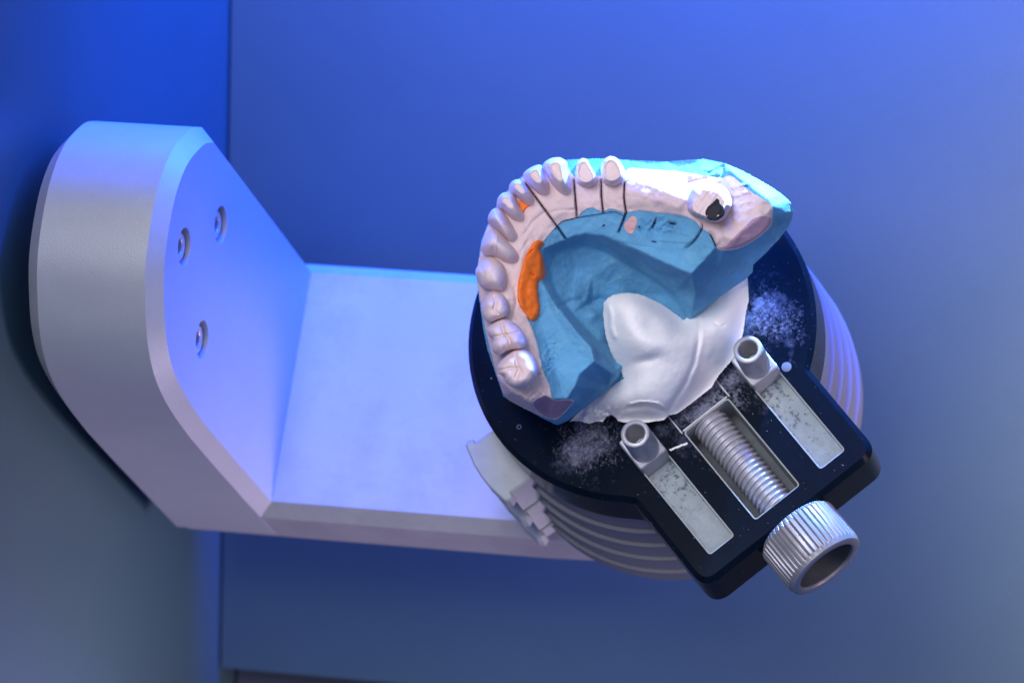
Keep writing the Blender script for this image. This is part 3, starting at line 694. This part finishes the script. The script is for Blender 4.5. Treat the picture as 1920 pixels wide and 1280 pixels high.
tooth([(903, 456), (909, 442), (919, 431), (930, 430), (944, 440), (957, 456), (970, 473), (972, 485), (962, 494), (946, 492), (928, 482), (910, 479), (902, 469)], (925, 450), 37.2, 44.6, 1.75, 1.25, cusps=[(918, 460, 8, .6)], grooves=[([(932, 440), (930, 458), (928, 480)], 1.8, -.35)], seed=5, label='pointed canine')
tooth([(915, 415), (917, 401), (926, 391), (939, 392), (951, 404), (962, 424), (971, 442), (967, 453), (957, 455), (942, 441), (926, 429)], (930, 408), 37.2, 45.2, 1.7, 1.2, seed=6)
tooth([(931, 383), (934, 370), (944, 361), (960, 361), (969, 370), (976, 388), (983, 404), (981, 415), (969, 416), (957, 410), (946, 398), (934, 390)], (949, 374), 37.2, 45.6, 1.8, 1.2, plateau=44.6, seed=7)
tooth([(954, 351), (960, 340), (971, 336), (981, 339), (989, 351), (998, 364), (1003, 379), (996, 387), (982, 382), (969, 371), (957, 362)], (971, 348), 37.2, 45.8, 1.8, 1.2, plateau=44.8, seed=8)
tooth([(981, 330), (984, 322), (995, 314), (1008, 309), (1016, 311), (1019, 321), (1024, 333), (1031, 347), (1030, 361), (1024, 368), (1012, 366), (1000, 357), (988, 346)], (1003, 324), 37.2, 47.6, 1.5, 1.15, plateau=45.4, seed=9, label='front tooth with a narrow worn edge')
tooth([(1019, 308), (1025, 301), (1036, 296), (1048, 295), (1058, 299), (1064, 306), (1065, 319), (1068, 336), (1071, 353), (1068, 364), (1060, 368), (1049, 362), (1037, 350), (1028, 336), (1022, 322)], (1041, 312), 37.2, 48.0, 1.7, 1.15, plateau=45.6, seed=10, label='front tooth with an oval worn top')
tooth([(1080, 316), (1082, 304), (1091, 297), (1101, 299), (1106, 308), (1113, 321), (1120, 333), (1118, 343), (1112, 349), (1101, 352), (1088, 349), (1080, 341), (1078, 328)], (1095, 315), 36.6, 44.6, 2.8, 1.6, plateau=42.9, seed=11, label='rounded grey-pink prepared stump')
tooth([(1127, 327), (1127, 311), (1133, 299), (1144, 293), (1157, 297), (1168, 311), (1173, 327), (1170, 339), (1160, 347), (1147, 351), (1135, 347), (1129, 338)], (1145, 312), 36.6, 44.8, 2.8, 1.6, plateau=43.2, grooves=[([(1136, 340), (1150, 343), (1163, 337)], 2, .35)], seed=12, label='rounded prepared stump beside the toothless ridge')
hz13 = tooth([(1287, 378), (1292, 366), (1298, 353), (1307, 344), (1319, 340), (1336, 342), (1352, 348), (1364, 357), (1370, 369), (1373, 383), (1366, 399), (1358, 411), (1345, 417), (1327, 415), (1307, 408), (1291, 397)], (1326, 384), 37, 46.2, 4.5, 1.7, plateau=45.2,
      grooves=[([(1312, 352), (1318, 375), (1322, 395)], 4, .45), ([(1300, 370), (1303, 395)], 5, -.2)], tilt=-.012, dep=.05, seed=13, rough=.17, label='wide ground-down molar stump with a black patch for its hole')
T13 = 45.2 - .012 * (VV - 384.)
relief('dark_hole_patch', [(1323, 403), (1324, 393), (1331, 385), (1338, 379), (1344, 372), (1348, 376), (1349, 381), (1356, 388), (1358, 397), (1352, 406), (1341, 411), (1329, 410)], T13 + vnoise(8, 77, 2) * .05, 2, MT['hole_tone'], cast, 44, off=.1, dome=.25, thin=.6, jitter=.35, seed=7)  # thin black patch painted for the shade inside a hole

# --- white mounting plaster
white_out = [(1132, 567, 19), (1141, 557, 20), (1152, 552, 20), (1168, 549, 20), (1182, 549, 19.5), (1198, 551, 18.5), (1212, 556, 17), (1230, 565, 15), (1245, 573, 13.5), (1265, 587, 11.5), (1282, 600, 9.5), (1300, 585, 8), (1330, 560, 7.5), (1365, 535, 7), (1398, 516, 7), (1402, 523, 7), (1404, 562, 5), (1398, 588, 4), (1394, 620, 3), (1387, 650, 2.5), (1372, 675, 2), (1345, 707, 2), (1335, 725, 2), (1320, 737, 2), (1295, 757, 1.6), (1270, 775, 1.4), (1254, 778, 1.4), (1245, 787, 1.2), (1212, 792, 1.), (1196, 788, 1.2), (1175, 792, 1), (1158, 789, 1.2), (1155, 783, 1.2), (1146, 777, 1.5), (1136, 781, 1.2), (1131, 790, 1), (1118, 790, 1), (1105, 794, 1), (1085, 789, 1), (1068, 790, 1.5), (1090, 768, 3), (1115, 745, 5), (1141, 728, 8), (1155, 718, 9), (1170, 710, 8), (1163, 694, 9.5), (1157, 682, 11), (1150, 670, 12.5), (1145, 660, 13.5), (1137, 635, 15.5), (1133, 612, 16.5), (1131, 590, 18)]
white_in = [(1139, 575, 21), (1152, 565, 23), (1182, 562, 24), (1212, 572, 22.5), (1245, 592, 18.5), (1145, 600, 20), (1150, 625, 19.5), (1160, 650, 18), (1175, 675, 15.5), (1180, 600, 25), (1200, 640, 24), (1215, 660, 21.5), (1200, 682, 16.5), (1225, 676, 18), (1240, 640, 22.5), (1270, 625, 18), (1300, 615, 14), (1296, 640, 16.5), (1285, 690, 15), (1265, 730, 12), (1308, 645, 14.5), (1298, 700, 12.5), (1272, 745, 8.5), (1345, 600, 12.5), (1375, 570, 9.5), (1370, 620, 9), (1350, 660, 8), (1325, 700, 6.5), (1300, 735, 5), (1230, 715, 15.5), (1195, 720, 15), (1175, 735, 12.5), (1215, 745, 13), (1180, 757, 10.5), (1200, 754, 11.5), (1225, 754, 11.5), (1245, 762, 10), (1251, 772, 6), (1200, 775, 5.5), (1230, 775, 5), (1150, 745, 10), (1130, 760, 7), (1110, 770, 5), (1155, 765, 7), (1095, 780, 3.5)]
Wg = tri_field(white_out + white_in, blur=11.0)
Wg = Wg + vnoise(26, 41, 2) * .05 + vnoise(6, 42, 2) * .025
groove(Wg, [(1312, 600), (1310, 640), (1302, 680), (1285, 720), (1262, 755), (1253, 772)], 5, .55)
groove(Wg, [(1318, 600), (1316, 645), (1307, 685), (1290, 725)], 4, -.15)
groove(Wg, [(1182, 757), (1198, 753), (1215, 753), (1235, 756), (1247, 764), (1252, 775)], 2.2, -.5)
groove(Wg, [(1180, 764), (1215, 761), (1243, 770)], 5, .5)
bumpg(Wg, 1212, 676, 24, -1.2, 9, -.25)
zone = np.exp(-((UU - 1110) / 45.) ** 2 - ((VV - 778) / 16.) ** 2); Wg += zone * vnoise(9, 43, 3) * .55
groove(Wg, [(1141, 572), (1146, 592), (1146, 612), (1152, 630)], 5, -.7)
groove(Wg, [(1340, 606), (1352, 612), (1358, 610)], 2, .3)
relief('mounting_plaster', [p[:2] for p in white_out], Wg, 2, MT['white'], cast, 0.02, smooth_outline=False, jitter=.35, seed=6)
# hidden plaster stem that carries the cast
v, f = lathe([(24, .03), (23, 4), (22, 8.5), (.001, 8.5)], 48); mobj('plaster_stem', v + np.array([-4, 6, 0]), f, MT['white'], cast, angle=30)
